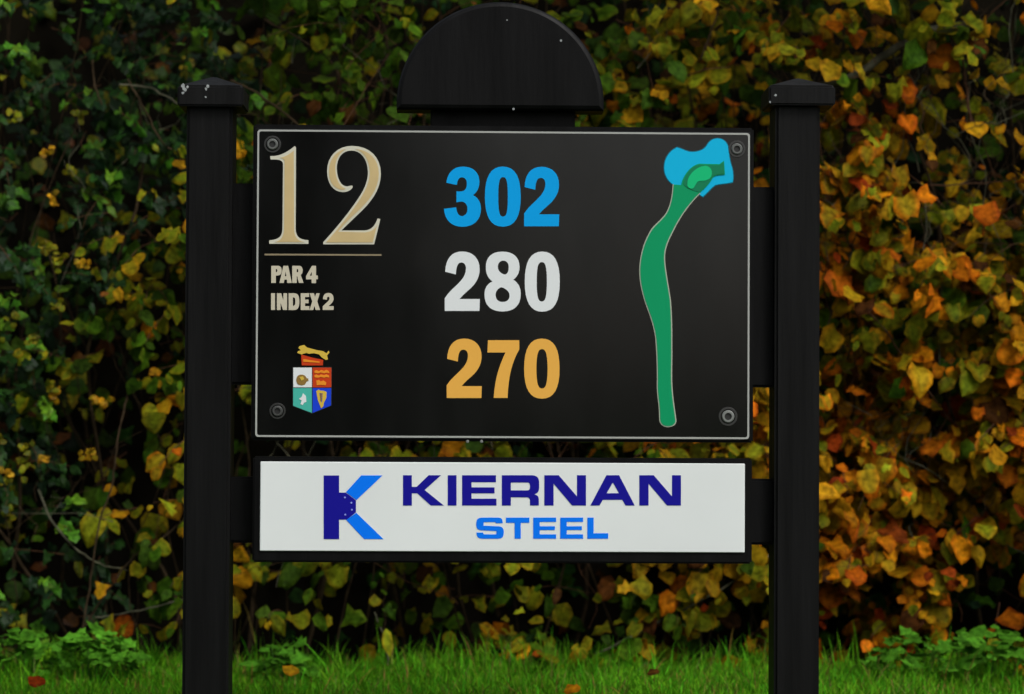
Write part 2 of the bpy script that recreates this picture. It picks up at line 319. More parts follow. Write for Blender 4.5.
# fixing screws with washers, heads in darker and lighter greys
for (sx, sy, big, fin) in ((272.5, 144.3, .9, 'steel_mid'), (736.8, 149, .9, 'steel_mid'), (277.5, 411, .85, 'steel_dark'), (728, 416.5, 1.0, 'steel')):
    mb = MB(); u, z = sg(sx, sy, GD)
    disc(mb, u, z, GD - .0014, .0185 * big, .0014, 'washer', r2=.0145 * big, bev=.0006)
    disc(mb, u, z, GD - .004, .0122 * big, .004, fin, r2=.0070 * big, bev=.0018)
    disc(mb, u, z, GD - .0012, .0068 * big, .0012, 'dark')
    mb.build('screw', panel, smooth=False)
# sponsor board
mb = MB(); box(mb, X(252.5, 510, BD), X(752, 510, BD), BD, BD + .04, Z(563, 503, BD), Z(457.5, 503, BD), 'board', .0035); mb.build('backing_board', root)
mb = MB(); box(mb, X(260, 510, GD), X(744.8, 510, GD), GD, BD - .0002, Z(551.8, 503, GD), Z(462.6, 503, GD), 'white', .0012, 1); sp_ = mb.build('sponsor_panel', root)
mb = MB(); ok = (310, 465); sk = 8.167
art(mb, "M 112 85 L 238 85 L 238 225 L 290 225 L 376 290 L 376 386 L 300 446 L 238 446 L 238 605 L 112 605 Z", ok, sk, 'navy', D1)
art(mb, "M 418 85 L 592 85 L 379 287 L 293 222 Z", ok, sk, 'blue', D1); art(mb, "M 378 390 L 600 605 L 442 605 L 296 449 Z", ok, sk, 'blue', D1)
for (a, b) in ((285, 265), (338, 308), (342, 365), (288, 405)):
    u, z = sg(310 + a / sk, 465 + b / sk, D2); disc(mb, u, z, D2 - .0003, .0019, .0006, 'periwinkle', n=10)
mb.build('logo', sp_)
N_ = "M 503 48 L 635 48 L 805 245 L 805 48 L 888 48 L 888 328 L 760 328 L 588 125 L 588 328 L 503 328 Z"
mb = MB()
for t, og in (("M 28 48 L 110 48 L 110 155 L 155 155 L 265 48 L 380 48 L 228 185 L 405 328 L 285 328 L 160 215 L 110 215 L 110 328 L 28 328 Z", 400), ("M 442 48 H 523 V 328 H 442 Z", 400),
              ("M 575 48 H 888 V 112 H 662 V 160 H 875 V 215 H 662 V 265 H 893 V 328 H 575 Z", 400),
              ("M 110 48 L 380 48 C 430 48 455 70 455 115 L 455 165 C 455 200 440 215 410 225 C 445 235 452 245 452 285 L 452 328 L 370 328 L 370 290 C 370 262 360 252 335 252 L 193 252 L 193 328 L 110 328 Z M 193 115 L 345 115 C 362 115 370 122 370 150 C 370 180 362 188 345 188 L 193 188 Z", 490),
              (N_, 490), ("M 198 48 L 315 48 L 460 328 L 375 328 L 345 275 L 165 275 L 135 328 L 50 328 Z M 258 115 L 315 215 L 200 215 Z", 585), (N_, 585)):
    art(mb, t, (og, 470), 9.25, 'navy', D1)
tag(mb.build('sponsor_lettering', sp_), 'navy letters KIERNAN')
mb = MB(); E_ = "M 400 440 H 612 V 480 H 460 V 520 H 600 V 555 H 460 V 595 H 612 V 635 H 400 Z"
art(mb, "M 765 440 L 905 440 C 945 440 950 460 950 492 L 888 492 L 880 482 L 775 482 L 772 515 L 905 520 C 950 522 960 540 960 575 C 960 620 945 635 905 635 L 765 635 C 720 635 708 615 708 578 L 768 578 L 775 595 L 890 595 L 893 565 L 765 558 C 715 555 705 540 705 500 C 705 455 720 440 765 440 Z", (400, 470), 9.25, 'blue', D1)
art(mb, "M 148 440 H 365 V 488 H 285 V 635 H 228 V 488 H 148 Z", (490, 470), 9.25, 'blue', D1)
art(mb, E_, (490, 470), 9.25, 'blue', D1); art(mb, E_, (490, 470), 9.25, 'blue', D1, dx=250)
art(mb, "M 22 440 L 80 440 L 80 585 L 215 585 L 215 635 L 22 635 Z", (585, 470), 9.25, 'blue', D1)
tag(mb.build('sponsor_lettering', sp_), 'mid blue letters STEEL')
# two screw ends under the main board and small spots on the sponsor frame
for (a, b) in ((467.5, 441.5), (481.5, 441.5)):
    mb = MB(); u, z = sg(a, b, BD); disc(mb, u, z, BD - .003, .0032, .0035, 'steel', n=12, bev=.001); mb.build('screw', frame)

# ------------------------------------------------------------------ ground, dark backing
def gz(x, y):
    return (.02 * noise.noise(Vector((x * .7, y * .7, 3))) + .008 * noise.noise(Vector((x * 2.5, y * 2.5, 7)))) + .01 * min(max(y, 0), 2)
def grid_axis(lo, hi, a, b, fine, coarse):
    out = [a]
    while out[-1] < b: out.append(out[-1] + fine)
    s = fine
    while out[-1] < hi: s *= 1.35; out.append(out[-1] + min(s, coarse))
    s = fine
    while out[0] > lo: s *= 1.35; out.insert(0, out[0] - min(s, coarse))
    return out
xs = grid_axis(-400, 400, -3, 3, .1, 60); ys = grid_axis(-400, 400, -1, 2, .1, 60)
soil = mat('lawn_ground', (.02, .045, .01), .9, .2, nvar=.5, nscale=9)
mb = MB(); vs = [(x, y, gz(x, y)) for y in ys for x in xs]; nx = len(xs)
mb.add(vs, [[j * nx + i, j * nx + i + 1, (j + 1) * nx + i + 1, (j + 1) * nx + i] for j in range(len(ys) - 1) for i in range(nx - 1)], soil)
tag(mb.build('ground', smooth=True), kind='structure')
bankm = mat('dark_backing_earth', (.007, .006, .004), 1, 0, nvar=.5, nscale=6, bump=.8, bscale=12)  # near-black slope added behind the hedge so its gaps stay dark
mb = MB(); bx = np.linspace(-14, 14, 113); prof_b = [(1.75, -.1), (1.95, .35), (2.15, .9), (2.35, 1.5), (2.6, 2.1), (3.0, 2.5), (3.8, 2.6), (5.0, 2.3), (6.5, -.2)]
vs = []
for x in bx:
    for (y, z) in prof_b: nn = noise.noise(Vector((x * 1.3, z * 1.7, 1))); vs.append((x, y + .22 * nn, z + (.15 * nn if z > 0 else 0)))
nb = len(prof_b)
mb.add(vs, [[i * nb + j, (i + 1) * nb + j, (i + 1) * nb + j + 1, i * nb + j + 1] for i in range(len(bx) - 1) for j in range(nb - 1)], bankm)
tag(mb.build('backing_bank', smooth=True), kind='structure')

# ------------------------------------------------------------------ leaves
def build_leaves(name, tmpl, pos, rot, scale, colr, parent, material):
    """tmpl: (verts Nx3, faces list, mixweights N)   colr: (K,2,3) centre colour and rim colour"""
    tv, tf, tw = tmpl; K = len(pos); nv = len(tv)
    V = np.einsum('kij,nj->kni', rot, tv) * scale[:, None, None] + pos[:, None, :]
    cc = colr[:, None, 0, :] * (1 - tw)[None, :, None] + colr[:, None, 1, :] * tw[None, :, None]
    me = bpy.data.meshes.new(name); me.vertices.add(K * nv); me.vertices.foreach_set('co', V.ravel().astype('f'))
    fl = np.array([len(f) for f in tf]); idx = np.concatenate([np.array(f) for f in tf]); nl = len(idx)
    me.loops.add(K * nl); me.polygons.add(K * len(tf))
    me.loops.foreach_set('vertex_index', (idx[None, :] + (np.arange(K) * nv)[:, None]).ravel().astype('i'))
    st = np.concatenate([[0], np.cumsum(fl)[:-1]])
    me.polygons.foreach_set('loop_start', (st[None, :] + (np.arange(K) * nl)[:, None]).ravel().astype('i'))
    me.update(calc_edges=True); me.polygons.foreach_set('use_smooth', np.ones(K * len(tf), dtype=bool))
    ca = me.color_attributes.new('tint', 'FLOAT_COLOR', 'POINT')
    ca.data.foreach_set('color', np.concatenate([cc, np.ones((K, nv, 1))], 2).ravel().astype('f'))
    me.materials.append(material); me.validate(); o = bpy.data.objects.new(name, me); COL.objects.link(o)
    if parent: o.parent = parent
    return o
def leaf_template(kind):
    # x = along the midrib (0..1), y = width, z = normal
    if kind == 'ovate':
        rib = [0, .2, .45, .7, .88, 1.08]; wl = [0, .36, .47, .38, .2, 0]; back = [-.0, -.06, -.02, .02, .02, 0]
    elif kind == 'round':
        rib = [0, .15, .4, .68, .88, 1.0]; wl = [0, .42, .53, .46, .26, 0]; back = [0, -.1, -.04, .02, .03, 0]
    elif kind == 'narrow':
        rib = [0, .2, .45, .7, .88, 1.1]; wl = [0, .22, .3, .25, .13, 0]; back = [0] * 6
    elif kind == 'lobed':
        rib = [0, .12, .38, .62, .85, 1.05]; wl = [0, .5, .30, .40, .14, 0]; back = [0, -.12, .0, .04, .0, 0]
    vs = []; w = []
    for i, r in enumerate(rib): vs.append((r, 0, -.10 * r * r + (.05 if 0 < i < 5 else 0) * 0)); w.append(.15 + .5 * (i == 5))
    for s in (1, -1):
        for i in range(1, 5):                          # half-way points, slightly raised between veins
            r = rib[i]; vs.append((r + back[i] * .5, s * wl[i] * .52, .055 - .10 * r * r)); w.append(.3)
        for i in range(1, 5):
            r = rib[i]; vs.append((r + back[i], s * wl[i], .05 - .16 * r * r + (.03 if i % 2 else -.03))); w.append(1.0)
    fs = []
    for k, s in enumerate((0, 1)):
        m0 = 6 + k * 8; e0 = m0 + 4
        def q(*a): fs.append(list(a) if k == 0 else list(a)[::-1])
        q(0, 1, m0); q(0, m0, e0)
        for i in range(3): q(1 + i, 2 + i, m0 + i + 1, m0 + i); q(m0 + i, m0 + i + 1, e0 + i + 1, e0 + i)
        q(4, 5, m0 + 3); q(m0 + 3, 5, e0 + 3)
    return np.array(vs) - np.array([0, 0, 0]), fs, np.array(w)
def variant(kind):                                    # uneven, nicked outline and a bend of its own
    v, f, w = leaf_template(kind); v = v.copy(); b = random.gauss(0, .12)
    for k in range(len(v)):
        if w[k] > .5: v[k][0] += random.gauss(0, .028); v[k][1] *= random.uniform(.86, 1.10); v[k][2] += random.gauss(0, .03)
        v[k][1] += b * v[k][0] ** 2
    return v, f, w
T = {}
for k_ in ('ovate', 'round', 'narrow', 'lobed'):
    for i_ in range(4): T[k_ + str(i_)] = variant(k_)
    T[k_] = T[k_ + '0']
def leaf_mat(name, rough, spec, trans):
    m = mat(name, (.1, .1, .02), rough, spec, nvar=.55, nscale=70, bump=.3, bscale=120, trans=trans, attr='tint'); return m
LM = leaf_mat('autumn_leaf', .6, .03, .22); IV = leaf_mat('ivy_leaf', .45, .09, .1); GM = leaf_mat('grass_blade', .6, .03, .3)

PAL = {  # centre colour, rim colour (real leaf albedos)
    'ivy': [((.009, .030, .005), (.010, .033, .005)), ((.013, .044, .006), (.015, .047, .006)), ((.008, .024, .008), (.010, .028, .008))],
    'brightivy': [((.05, .17, .010), (.06, .18, .010)), ((.08, .19, .010), (.09, .19, .010))],
    'green': [((.030, .080, .004), (.045, .088, .004)), ((.042, .10, .005), (.08, .11, .005)), ((.026, .060, .005), (.035, .064, .005))],
    'ygreen': [((.12, .16, .006), (.19, .15, .006)), ((.14, .17, .007), (.24, .17, .006)), ((.09, .13, .005), (.21, .14, .005))],
    'yellow': [((.32, .20, .006), (.36, .155, .005)), ((.38, .22, .007), (.38, .17, .005)), ((.21, .18, .007), (.37, .17, .005))],
    'orange': [((.50, .150, .004), (.40, .085, .003)), ((.48, .18, .004), (.42, .11, .003)), ((.43, .11, .004), (.28, .05, .003)), ((.52, .21, .005), (.42, .12, .003)), ((.17, .16, .006), (.46, .13, .004))],
    'red': [((.24, .042, .005), (.16, .026, .004)), ((.3, .045, .005), (.2, .028, .005))],
    'brown': [((.055, .022, .005), (.045, .015, .004)), ((.09, .034, .006), (.06, .02, .004))],
}
def orient(n_dir, tip_dir):
    x = np.array(tip_dir, float); x /= np.linalg.norm(x); z = np.array(n_dir, float); z -= x * z.dot(x); z /= np.linalg.norm(z) + 1e-9
    y = np.cross(z, x); return np.stack([x, y, z], 1)
def interp_grid(G, x, z):
    # x in world at the hedge face (-1.6..1.6), z height (0..1.75)
    px = (x + 1.28) / 2.56 * 10; py = (1.64 - z) / 1.70 * 6
    px = min(max(px, 0), 9.999); py = min(max(py, 0), 5.999); i = int(px); j = int(py); u = px - i; v = py - j
    return (G[j][i] * (1 - u) + G[j][i + 1] * u) * (1 - v) + (G[j + 1][i] * (1 - u) + G[j + 1][i + 1] * u) * v
DEN = [
    [.55, .95, .85, .60, .50, .35, .60, .75, .55, .28, .28],
    [.85, .90, .75, .55, .50, .45, .75, .80, .95, .50, .55],
    [.95, .45, .60, .55, .50, .50, .70, .85, 1.0, .78, .80],
    [1.0, .28, .50, .55, .50, .50, .70, .90, 1.0, .90, .85],
    [1.0, .26, .50, .50, .50, .50, .65, .85, 1.0, 1.0, .95],
    [.80, .24, .26, .20, .17, .30, .42, .55, .95, .95, .80],
    [.55, .14, .16, .12, .18, .46, .50, .42, .34, .28, .36]]
# warmth: 0 = green, 1 = orange
WARM = [
    [.00, .02, .26, .06, .02, .12, .34, .40, .48, .32, .30],
    [.00, .12, .34, .14, .06, .14, .40, .46, .86, .68, .62],
    [.05, .20, .46, .34, .30, .30, .44, .62, .84, .48, .48],
    [.08, .20, .34, .32, .30, .30, .44, .66, .80, .58, .70],
    [.05, .24, .38, .34, .34, .34, .44, .66, .92, .76, .72],
    [.08, .26, .32, .28, .26, .26, .30, .40, .92, .86, .80],
    [.08, .24, .28, .24, .26, .24, .24, .34, .70, .72, .55]]
def pick_colour(w, x=9, z=0):
    t = w + random.gauss(0, .17)
    if z > 1.1 and -.55 < x < .3 and t < .5: t -= .12
    if t < .12: k = 'green'
    elif t < .34: k = 'green' if random.random() < .55 else 'ygreen'
    elif t < .56: k = 'ygreen' if random.random() < .72 else 'yellow'
    elif t < .74: k = 'yellow' if random.random() < .6 else ('ygreen' if random.random() < .5 else 'orange')
    else: k = 'orange' if random.random() < .72 else ('yellow' if random.random() < .70 else 'red')
    if random.random() < .04: k = 'brown'
    return k
def getcol(k, var=.30):
    a, b = random.choice(PAL[k]); s = .78 * math.exp(random.gauss(0, var)); s2 = random.uniform(.85, 1.15)
    return [[a[0] * s * s2, a[1] * s, a[2] * s], [b[0] * s * s2, b[1] * s, b[2] * s]]
def tube(mb, pts, r0, r1, m, n=6):
    P = [Vector(p) for p in pts]; vs = []; fs = []
    for i, p in enumerate(P):
        t = (P[min(i + 1, len(P) - 1)] - P[max(i - 1, 0)]).normalized(); a = t.orthogonal().normalized(); b = t.cross(a)
        r = r0 + (r1 - r0) * i / (len(P) - 1)
        for k in range(n): q = 6.2832 * k / n; vs.append(p + a * r * math.cos(q) + b * r * math.sin(q))
    for i in range(len(P) - 1):
        for k in range(n): fs.append([i * n + k, i * n + (k + 1) % n, (i + 1) * n + (k + 1) % n, (i + 1) * n + k])
    fs.append(list(range((len(P) - 1) * n, len(P) * n))); mb.add(vs, fs, m)
barkm = mat('brown_bark', (.045, .030, .017), .9, .05, nvar=.5, nscale=40, bump=.5)
lichm = mat('lichened_bark', (.075, .072, .045), .9, .2, nvar=.6, nscale=30, bump=.6)
redm = mat('reddish_twig', (.07, .034, .018), .8, .08, nvar=.3, nscale=40)

def wander(p, q, n=14, amp=.03, sag=0):
    p = Vector(p); q = Vector(q); sd = random.random() * 50; out = []
    for i in range(n + 1):
        t = i / n; v = p.lerp(q, t); k = math.sin(math.pi * t)
        out.append(v + Vector((noise.noise(Vector((t * 3, sd, 0))) * amp * (.3 + k), noise.noise(Vector((t * 3, sd, 9))) * amp * (.3 + k), sag * k + noise.noise(Vector((t * 3, sd, 5))) * amp * .5 * k)))
    return out
PL = {}
def plant(key, name, label, cat):
    o = bpy.data.objects.new(name, None); COL.objects.link(o); o.location = key[1]
    tag(o, label, cat); PL[key[0]] = dict(o=o, L={k: [] for k in T}, tw=MB()); return o
plant(('ivy', (-1.5, 1.5, 0)), 'ivy_bush', 'dark green glossy ivy with yellow buds at the left edge of the hedge', 'ivy')
plant(('left', (-.75, 1.7, 0)), 'hedge_shrub', 'sparse shrub with yellowing green leaves and bare arching twigs between the ivy and left post', 'shrub')
plant(('mid', (.1, 1.75, 0)), 'hedge_shrub', 'green and yellow leaved shrub growing directly behind the boards of the golf sign', 'shrub')
plant(('right', (1.1, 1.6, 0)), 'hedge_shrub', 'bright orange leaved autumn shrub filling the hedge right of the right post', 'shrub')
def which(x, z):
    x += .18 * noise.noise(Vector((x * 2, z * 2, 5))) + random.gauss(0, .06)
    lim = -1.02 + .38 * max(0, min(1, (z - 1.15) / .35))
    if x < lim: return 'ivy'
    if x < -.42: return 'left'
    if x < .62: return 'mid'
    return 'right'
def put(key, kind, p, nrm, tip, size, col):
    o = PL[key]['o'].location
    Q = orient(nrm, tip); Q[:, 2] *= random.choice([.5, 1, 1.5, 2.2, 3.0]); Q[:, 1] *= random.uniform(.72, 1.08)
    PL[key]['L'][kind + str(random.randrange(4))].append((np.array([p[0] - o[0], p[1] - o[1], p[2] - o[2]]), Q, size, col))
def hedge_y(x, z):                                   # face of the hedge: leans out above head height
    return 1.38 + .12 * noise.noise(Vector((x * 1.5, z * 1.6, 9))) + .06 * noise.noise(Vector((x * 5, z * 5, 2))) - .10 * max(0, z - 1.5) + .12 * max(0, .35 - z) * 2 + (.0 if abs(x) < 1.4 else 0)
# twigs with leaves
def spray(x, y, z, depth):
    warm = interp_grid(WARM, x, z); key = which(x, z)
    n = random.randint(3, 7); L = random.uniform(.08, .20) * (1.1 if key != 'ivy' else .8)
    d = Vector((random.uniform(-1, 1), random.uniform(-1.0, -.1), random.uniform(-.5, .7))).normalized()
    p = Vector((x, y, z)); pts = [p.copy()]
    hue = warm + random.gauss(0, .10); bright = random.random() < .16
    for i in range(n):
        d = (d + Vector((random.gauss(0, .12), random.gauss(0, .1) - .03, -.10 + random.gauss(0, .1)))).normalized(); p = p + d * L / n; pts.append(p.copy())
        side = d.cross(Vector((0, 0, 1))).normalized() * (1 if i % 2 else -1)
        if i == n - 1: side = d
        tip = (side * random.uniform(.4, 1) + d * random.uniform(.2, .8) + Vector((0, random.uniform(-.5, 0), -random.uniform(.1, 1.1)))).normalized()
        nrm = Vector((random.gauss(0, .45), -random.uniform(.25, 1.2), random.uniform(.1, 1.1)))
        if key == 'ivy':
            k = 'ivy'
            if bright: k = 'brightivy'
            elif random.random() < .05: k = 'ygreen'
            put(key, 'lobed' if random.random() < .7 else 'narrow', p, nrm, tip, random.uniform(.022, .046), getcol(k, .3))
        else:
            k = pick_colour(hue, x, z)
            sz = random.choice([random.uniform(.018, .034), random.uniform(.030, .050), random.uniform(.042, .068)]) * (1.1 if key == 'right' else 1) * (.8 if (key == 'mid' and z > 1.2 and x < .2) else 1)
            kind = random.choices(['ovate', 'round', 'lobed', 'narrow'], [.42, .38, .12, .08])[0]
            q = p + tip * random.uniform(.004, .015)
            put(key, kind, q, nrm, tip, sz, getcol(k))
    if random.random() < .6:
        o = Vector(PL[key]['o'].location); tube(PL[key]['tw'], [q - o for q in pts], .0016, .0007, redm, 4)
cnt = 0
while cnt < 2900:
    x = random.uniform(-2.3, 2.3); z = random.uniform(.04, 2.3); dn = interp_grid(DEN, x, z)
    cl = .5 + .45 * noise.noise(Vector((x * 2.6, z * 2.6, 21))) + .25 * noise.noise(Vector((x * 6.5, z * 6.5, 4)))       # clumps and gaps
    if random.random() > dn * min(1, max(0, (cl - .33) * 6.0)): continue
    dep = abs(random.gauss(0, .16)); spray(x, hedge_y(x, z) + dep, z, dep); cnt += 1
# interior: small shaded sprays and brown dead leaves deeper in
cnt = 0
while cnt < 500:
    x = random.uniform(-2.4, 2.4); z = random.uniform(.04, 2.3); dn = interp_grid(DEN, x, z)
    if random.random() > .25 + .75 * dn: continue
    spray(x, hedge_y(x, z) + random.uniform(.28, .75), z, 1); cnt += 1
# shaded ivy and bramble that clothes the dark backing behind the shrubs
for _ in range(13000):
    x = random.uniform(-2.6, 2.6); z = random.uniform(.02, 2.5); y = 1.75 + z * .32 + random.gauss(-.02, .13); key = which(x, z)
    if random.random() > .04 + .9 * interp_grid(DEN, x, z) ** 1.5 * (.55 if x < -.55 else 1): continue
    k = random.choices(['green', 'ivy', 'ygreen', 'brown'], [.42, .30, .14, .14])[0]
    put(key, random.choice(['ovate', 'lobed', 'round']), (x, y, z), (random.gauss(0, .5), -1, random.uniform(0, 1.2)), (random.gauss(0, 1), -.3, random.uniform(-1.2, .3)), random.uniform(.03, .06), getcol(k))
# fine stems that stand in front of the leaves, mostly in the thin upper hedge
for i in range(170):
    x = random.choice([random.uniform(-.6, .35), random.uniform(.75, 1.4), random.uniform(.7, 1.4), random.uniform(-1.4, 1.4)]); z = random.uniform(.75, 1.6) if i % 4 else random.uniform(.1, .6); y = hedge_y(x, z) - random.uniform(-.08, .05); a = random.gauss(1.5, .55); L = random.uniform(.15, .5)
    key = 'ivy' if x < -1.02 else 'left' if x < -.42 else 'mid' if x < .62 else 'right'; o = Vector(PL[key]['o'].location); W = wander((x, y, z), (x + L * math.cos(a), y + random.gauss(0, .05), z + L * math.sin(a)), 9, .07); r = random.uniform(.0009, .0017)
    m_ = random.choice([barkm, redm, lichm]); tube(PL[key]['tw'], [q - o for q in W], r, r * .5, m_, 4)
    for k in (3, 6): tube(PL[key]['tw'], [q - o for q in wander(W[k], W[k] + Vector((random.gauss(0, .07), random.gauss(0, .03), random.uniform(.03, .12))), 5, .04)], r * .6, r * .3, m_, 4)
# unseen crown of the hedge above the picture, made to overhang to darken what is under it
cnt = 0
while cnt < 1500:
    x = random.uniform(-2.6, 2.6); z = random.uniform(2.0, 2.9); spray(x, 1.0 + random.random() ** 1.2 * 1.9, z, 0); cnt += 1
# yellow ivy berry heads
for i in range(26):
    x = random.uniform(-1.35, -1.0); z = random.uniform(.4, 1.45); y = hedge_y(x, z) - .02
    for k in range(7): put('ivy', 'round', (x + random.gauss(0, .008), y, z + random.gauss(0, .008)), (random.gauss(0, .6), -1, random.gauss(.4, .5)), (random.gauss(0, 1), -.3, random.gauss(0, 1)), .016, getcol('ygreen' if i % 3 else 'yellow'))
# woody stems rising through the hedge
for i in range(120):
    x = random.uniform(-1.7, 1.7); y = random.uniform(1.6, 2.0); h = random.uniform(1.0, 2.4)
    key = 'ivy' if x < -1.02 else 'left' if x < -.42 else 'mid' if x < .62 else 'right'; o = Vector(PL[key]['o'].location)
    r = random.choice([.0018, .0025, .0025, .0035, .006]); lean = random.gauss(0, .28)
    tgt = MB() if r > .005 else PL[key]['tw']
    tube(tgt, [q - o for q in wander((x, y, -.05), (x + lean, y + random.gauss(-.12, .15), h), 16, .14)], r, r * .4, barkm, 5)
    if r > .005: tgt.build('stem', PL[key]['o'], smooth=True)
for i in range(90):
    x = random.uniform(-1.5, 1.5); z = random.uniform(.1, 1.7); y = hedge_y(x, z) + random.uniform(.0, .3); a = random.uniform(0, math.pi); L = random.uniform(.12, .45)
    key = 'ivy' if x < -1.02 else 'left' if x < -.42 else 'mid' if x < .62 else 'right'; o = Vector(PL[key]['o'].location)
    r = random.uniform(.0010, .0020)
    tube(PL[key]['tw'], [q - o for q in wander((x, y, z), (x + L * math.cos(a), y + random.gauss(0, .08), z + L * math.sin(a)), 9, .06)], r, r * .5, random.choice([barkm, redm]), 4)
for key in ('left', 'mid', 'right', 'ivy'):
    P = PL[key]
    for kind, L in P['L'].items():
        if not L: continue
    allL = [(k, l) for k, LL in P['L'].items() for l in LL]
    objs = []
    for kind, L in P['L'].items():
        if L: objs.append((build_leaves('foliage', T[kind], np.array([l[0] for l in L]), np.array([l[1] for l in L]), np.array([l[2] for l in L]), np.array([l[3] for l in L]), None, IV if key == 'ivy' else LM)))
    # one foliage mesh per plant, with the fine twigs that carry the leaves
    two = P['tw'].build('twigs'); bm = bmesh.new()
    for o in objs: bm.from_mesh(o.data)
    nl_ = len(bm.faces); bm.from_mesh(two.data); bm.faces.ensure_lookup_table(); base = len(P['tw'].mats)
    for i_, f_ in enumerate(bm.faces): f_.material_index = 0 if i_ < nl_ else 1 + P['tw'].m[i_ - nl_]
    me = bpy.data.meshes.new('foliage'); bm.to_mesh(me); bm.free(); me.materials.append(IV if key == 'ivy' else LM)
    for m_ in P['tw'].mats: me.materials.append(m_)
    bpy.data.objects.remove(two); fo = bpy.data.objects.new('foliage', me); COL.objects.link(fo); fo.parent = P['o']
    for o in objs: m_ = o.data; bpy.data.objects.remove(o); bpy.data.meshes.remove(m_)
# the branches that read on their own
def branch(key, pts, Y, r0, r1, m, sub=6):
    o = Vector(PL[key]['o'].location); W = [wd(a, b, Y + (c if c else 0)) for (a, b, c) in pts]; out = []
    for i in range(len(W) - 1):
        p0 = W[max(i - 1, 0)]; p1 = W[i]; p2 = W[i + 1]; p3 = W[min(i + 2, len(W) - 1)]
        for k in range(sub):
            t = k / sub; out.append(.5 * ((2 * p1) + (p2 - p0) * t + (2 * p0 - 5 * p1 + 4 * p2 - p3) * t * t + (3 * p1 - p0 - 3 * p2 + p3) * t ** 3) + Vector((random.gauss(0, .0012), 0, random.gauss(0, .0012))))
    out.append(W[-1]); mb = MB(); tube(mb, [q - o for q in out], r0, r1, m, 7); mb.build('branch', PL[key]['o'], smooth=True)
branch('right', [(798, 92, .1), (850, 78, 0), (885, 55, 0), (930, 30, .05), (985, 22, .2)], 1.40, .012, .008, lichm)
branch('right', [(972, 130, .0), (967, 95, 0), (962, 60, 0), (950, 30, 0), (945, -20, .1)], 1.36, .0035, .002, redm)
branch('right', [(966, 62, 0), (980, 28, 0), (1000, 5, 0), (1030, -15, .1)], 1.36, .0028, .0018, redm)
branch('right', [(930, 185, 0), (970, 184, 0), (1010, 180, 0), (1035, 170, 0)], 1.36, .0018, .0013, redm)
branch('right', [(830, 275, 0), (885, 330, 0), (915, 375, 0), (960, 430, .1)], 1.36, .003, .0018, redm)
branch('left', [(38, 490, .1), (55, 525, 0), (80, 552, 0), (105, 565, 0), (128, 570, .05)], 1.34, .0028, .0016, lichm)
branch('left', [(128, 395, .1), (118, 435, 0), (113, 480, 0), (98, 530, 0), (88, 600, 0), (80, 640, 0)], 1.33, .0022, .0025, barkm)
branch('left', [(85, 625, 0), (130, 560, 0), (160, 540, 0), (190, 515, .05)], 1.36, .003, .0022, barkm)
branch('left', [(95, 618, 0), (150, 608, 0), (200, 595, 0)], 1.36, .002, .0018, lichm)
branch('left', [(128, 80, 0), (145, 110, 0), (160, 140, 0), (172, 150, 0)], 1.34, .0028, .002, barkm)
branch('left', [(92, 60, 0), (95, 85, 0), (102, 105, 0)], 1.34, .0028, .002, barkm)
branch('left', [(120, 85, 0), (150, 88, 0), (178, 104, 0)], 1.34, .0028, .002, lichm)
branch('mid', [(595, 655, 0), (660, 622, 0), (720, 590, 0), (770, 555, 0)], 1.34, .0032, .0022, lichm)
branch('mid', [(375, 612, 0), (385, 640, 0), (388, 665, 0)], 1.34, .0018, .0022, lichm)
branch('mid', [(265, 20, 0), (330, 60, 0), (350, 110, .05), (400, 135, .1)], 1.36, .0025, .0018, barkm)
branch('mid', [(230, 80, 0), (260, 95, 0), (305, 130, .0)], 1.34, .0035, .0025, barkm)
branch('mid', [(700, 60, 0), (715, 20, 0), (722, -20, 0)], 1.38, .0025, .002, barkm)

# ------------------------------------------------------------------ grass
def blades(n, x0, x1, y0, y1, hmin, hmax, wmul=1):
    xs_ = rng.uniform(x0, x1, n); ys_ = rng.uniform(y0, y1, n)
    P = np.stack([xs_, ys_, np.array([gz(a, b) - .003 for a, b in zip(xs_, ys_)])], 1)
    cl = np.array([noise.noise(Vector((a * 5, b * 5, 1))) for a, b in zip(xs_, ys_)])
    cf = np.array([noise.noise(Vector((a * 14, b * 14, 4))) for a, b in zip(xs_, ys_)])
    h = rng.uniform(hmin, hmax, n) * (1 + .45 * cl + .45 * cf) * (1 + .5 * (rng.random(n) < .03)); w = rng.uniform(.0012, .0026, n) * wmul
    ang = rng.uniform(0, 6.283, n); lean = rng.uniform(.05, .75, n); la = rng.uniform(0, 6.283, n)
    wx = np.cos(ang) * w; wy = np.sin(ang) * w; dx = np.cos(la) * lean; dy = np.sin(la) * lean
    vs = []
    for t, k in ((0, 1), (.45, .85), (.8, .5)):
        bx_ = P[:, 0] + dx * h * t * t; by_ = P[:, 1] + dy * h * t * t; bz_ = P[:, 2] + h * t * (1 - .18 * lean * t)
        vs.append(np.stack([bx_ - wx * k, by_ - wy * k, bz_], 1)); vs.append(np.stack([bx_ + wx * k, by_ + wy * k, bz_], 1))
    vs.append(np.stack([P[:, 0] + dx * h, P[:, 1] + dy * h, P[:, 2] + h * (1 - .22 * lean)], 1))
    V = np.stack(vs, 1)
    base = np.array([.075, .29, .010]); c = base[None, :] * np.exp(rng.normal(0, .22, n))[:, None] * (1 + .25 * cl)[:, None]
    yl = rng.random(n) < .10; c[yl] = np.array([.17, .17, .04])
    c[:, 0] *= rng.uniform(.7, 1.7, n)
    return V, c
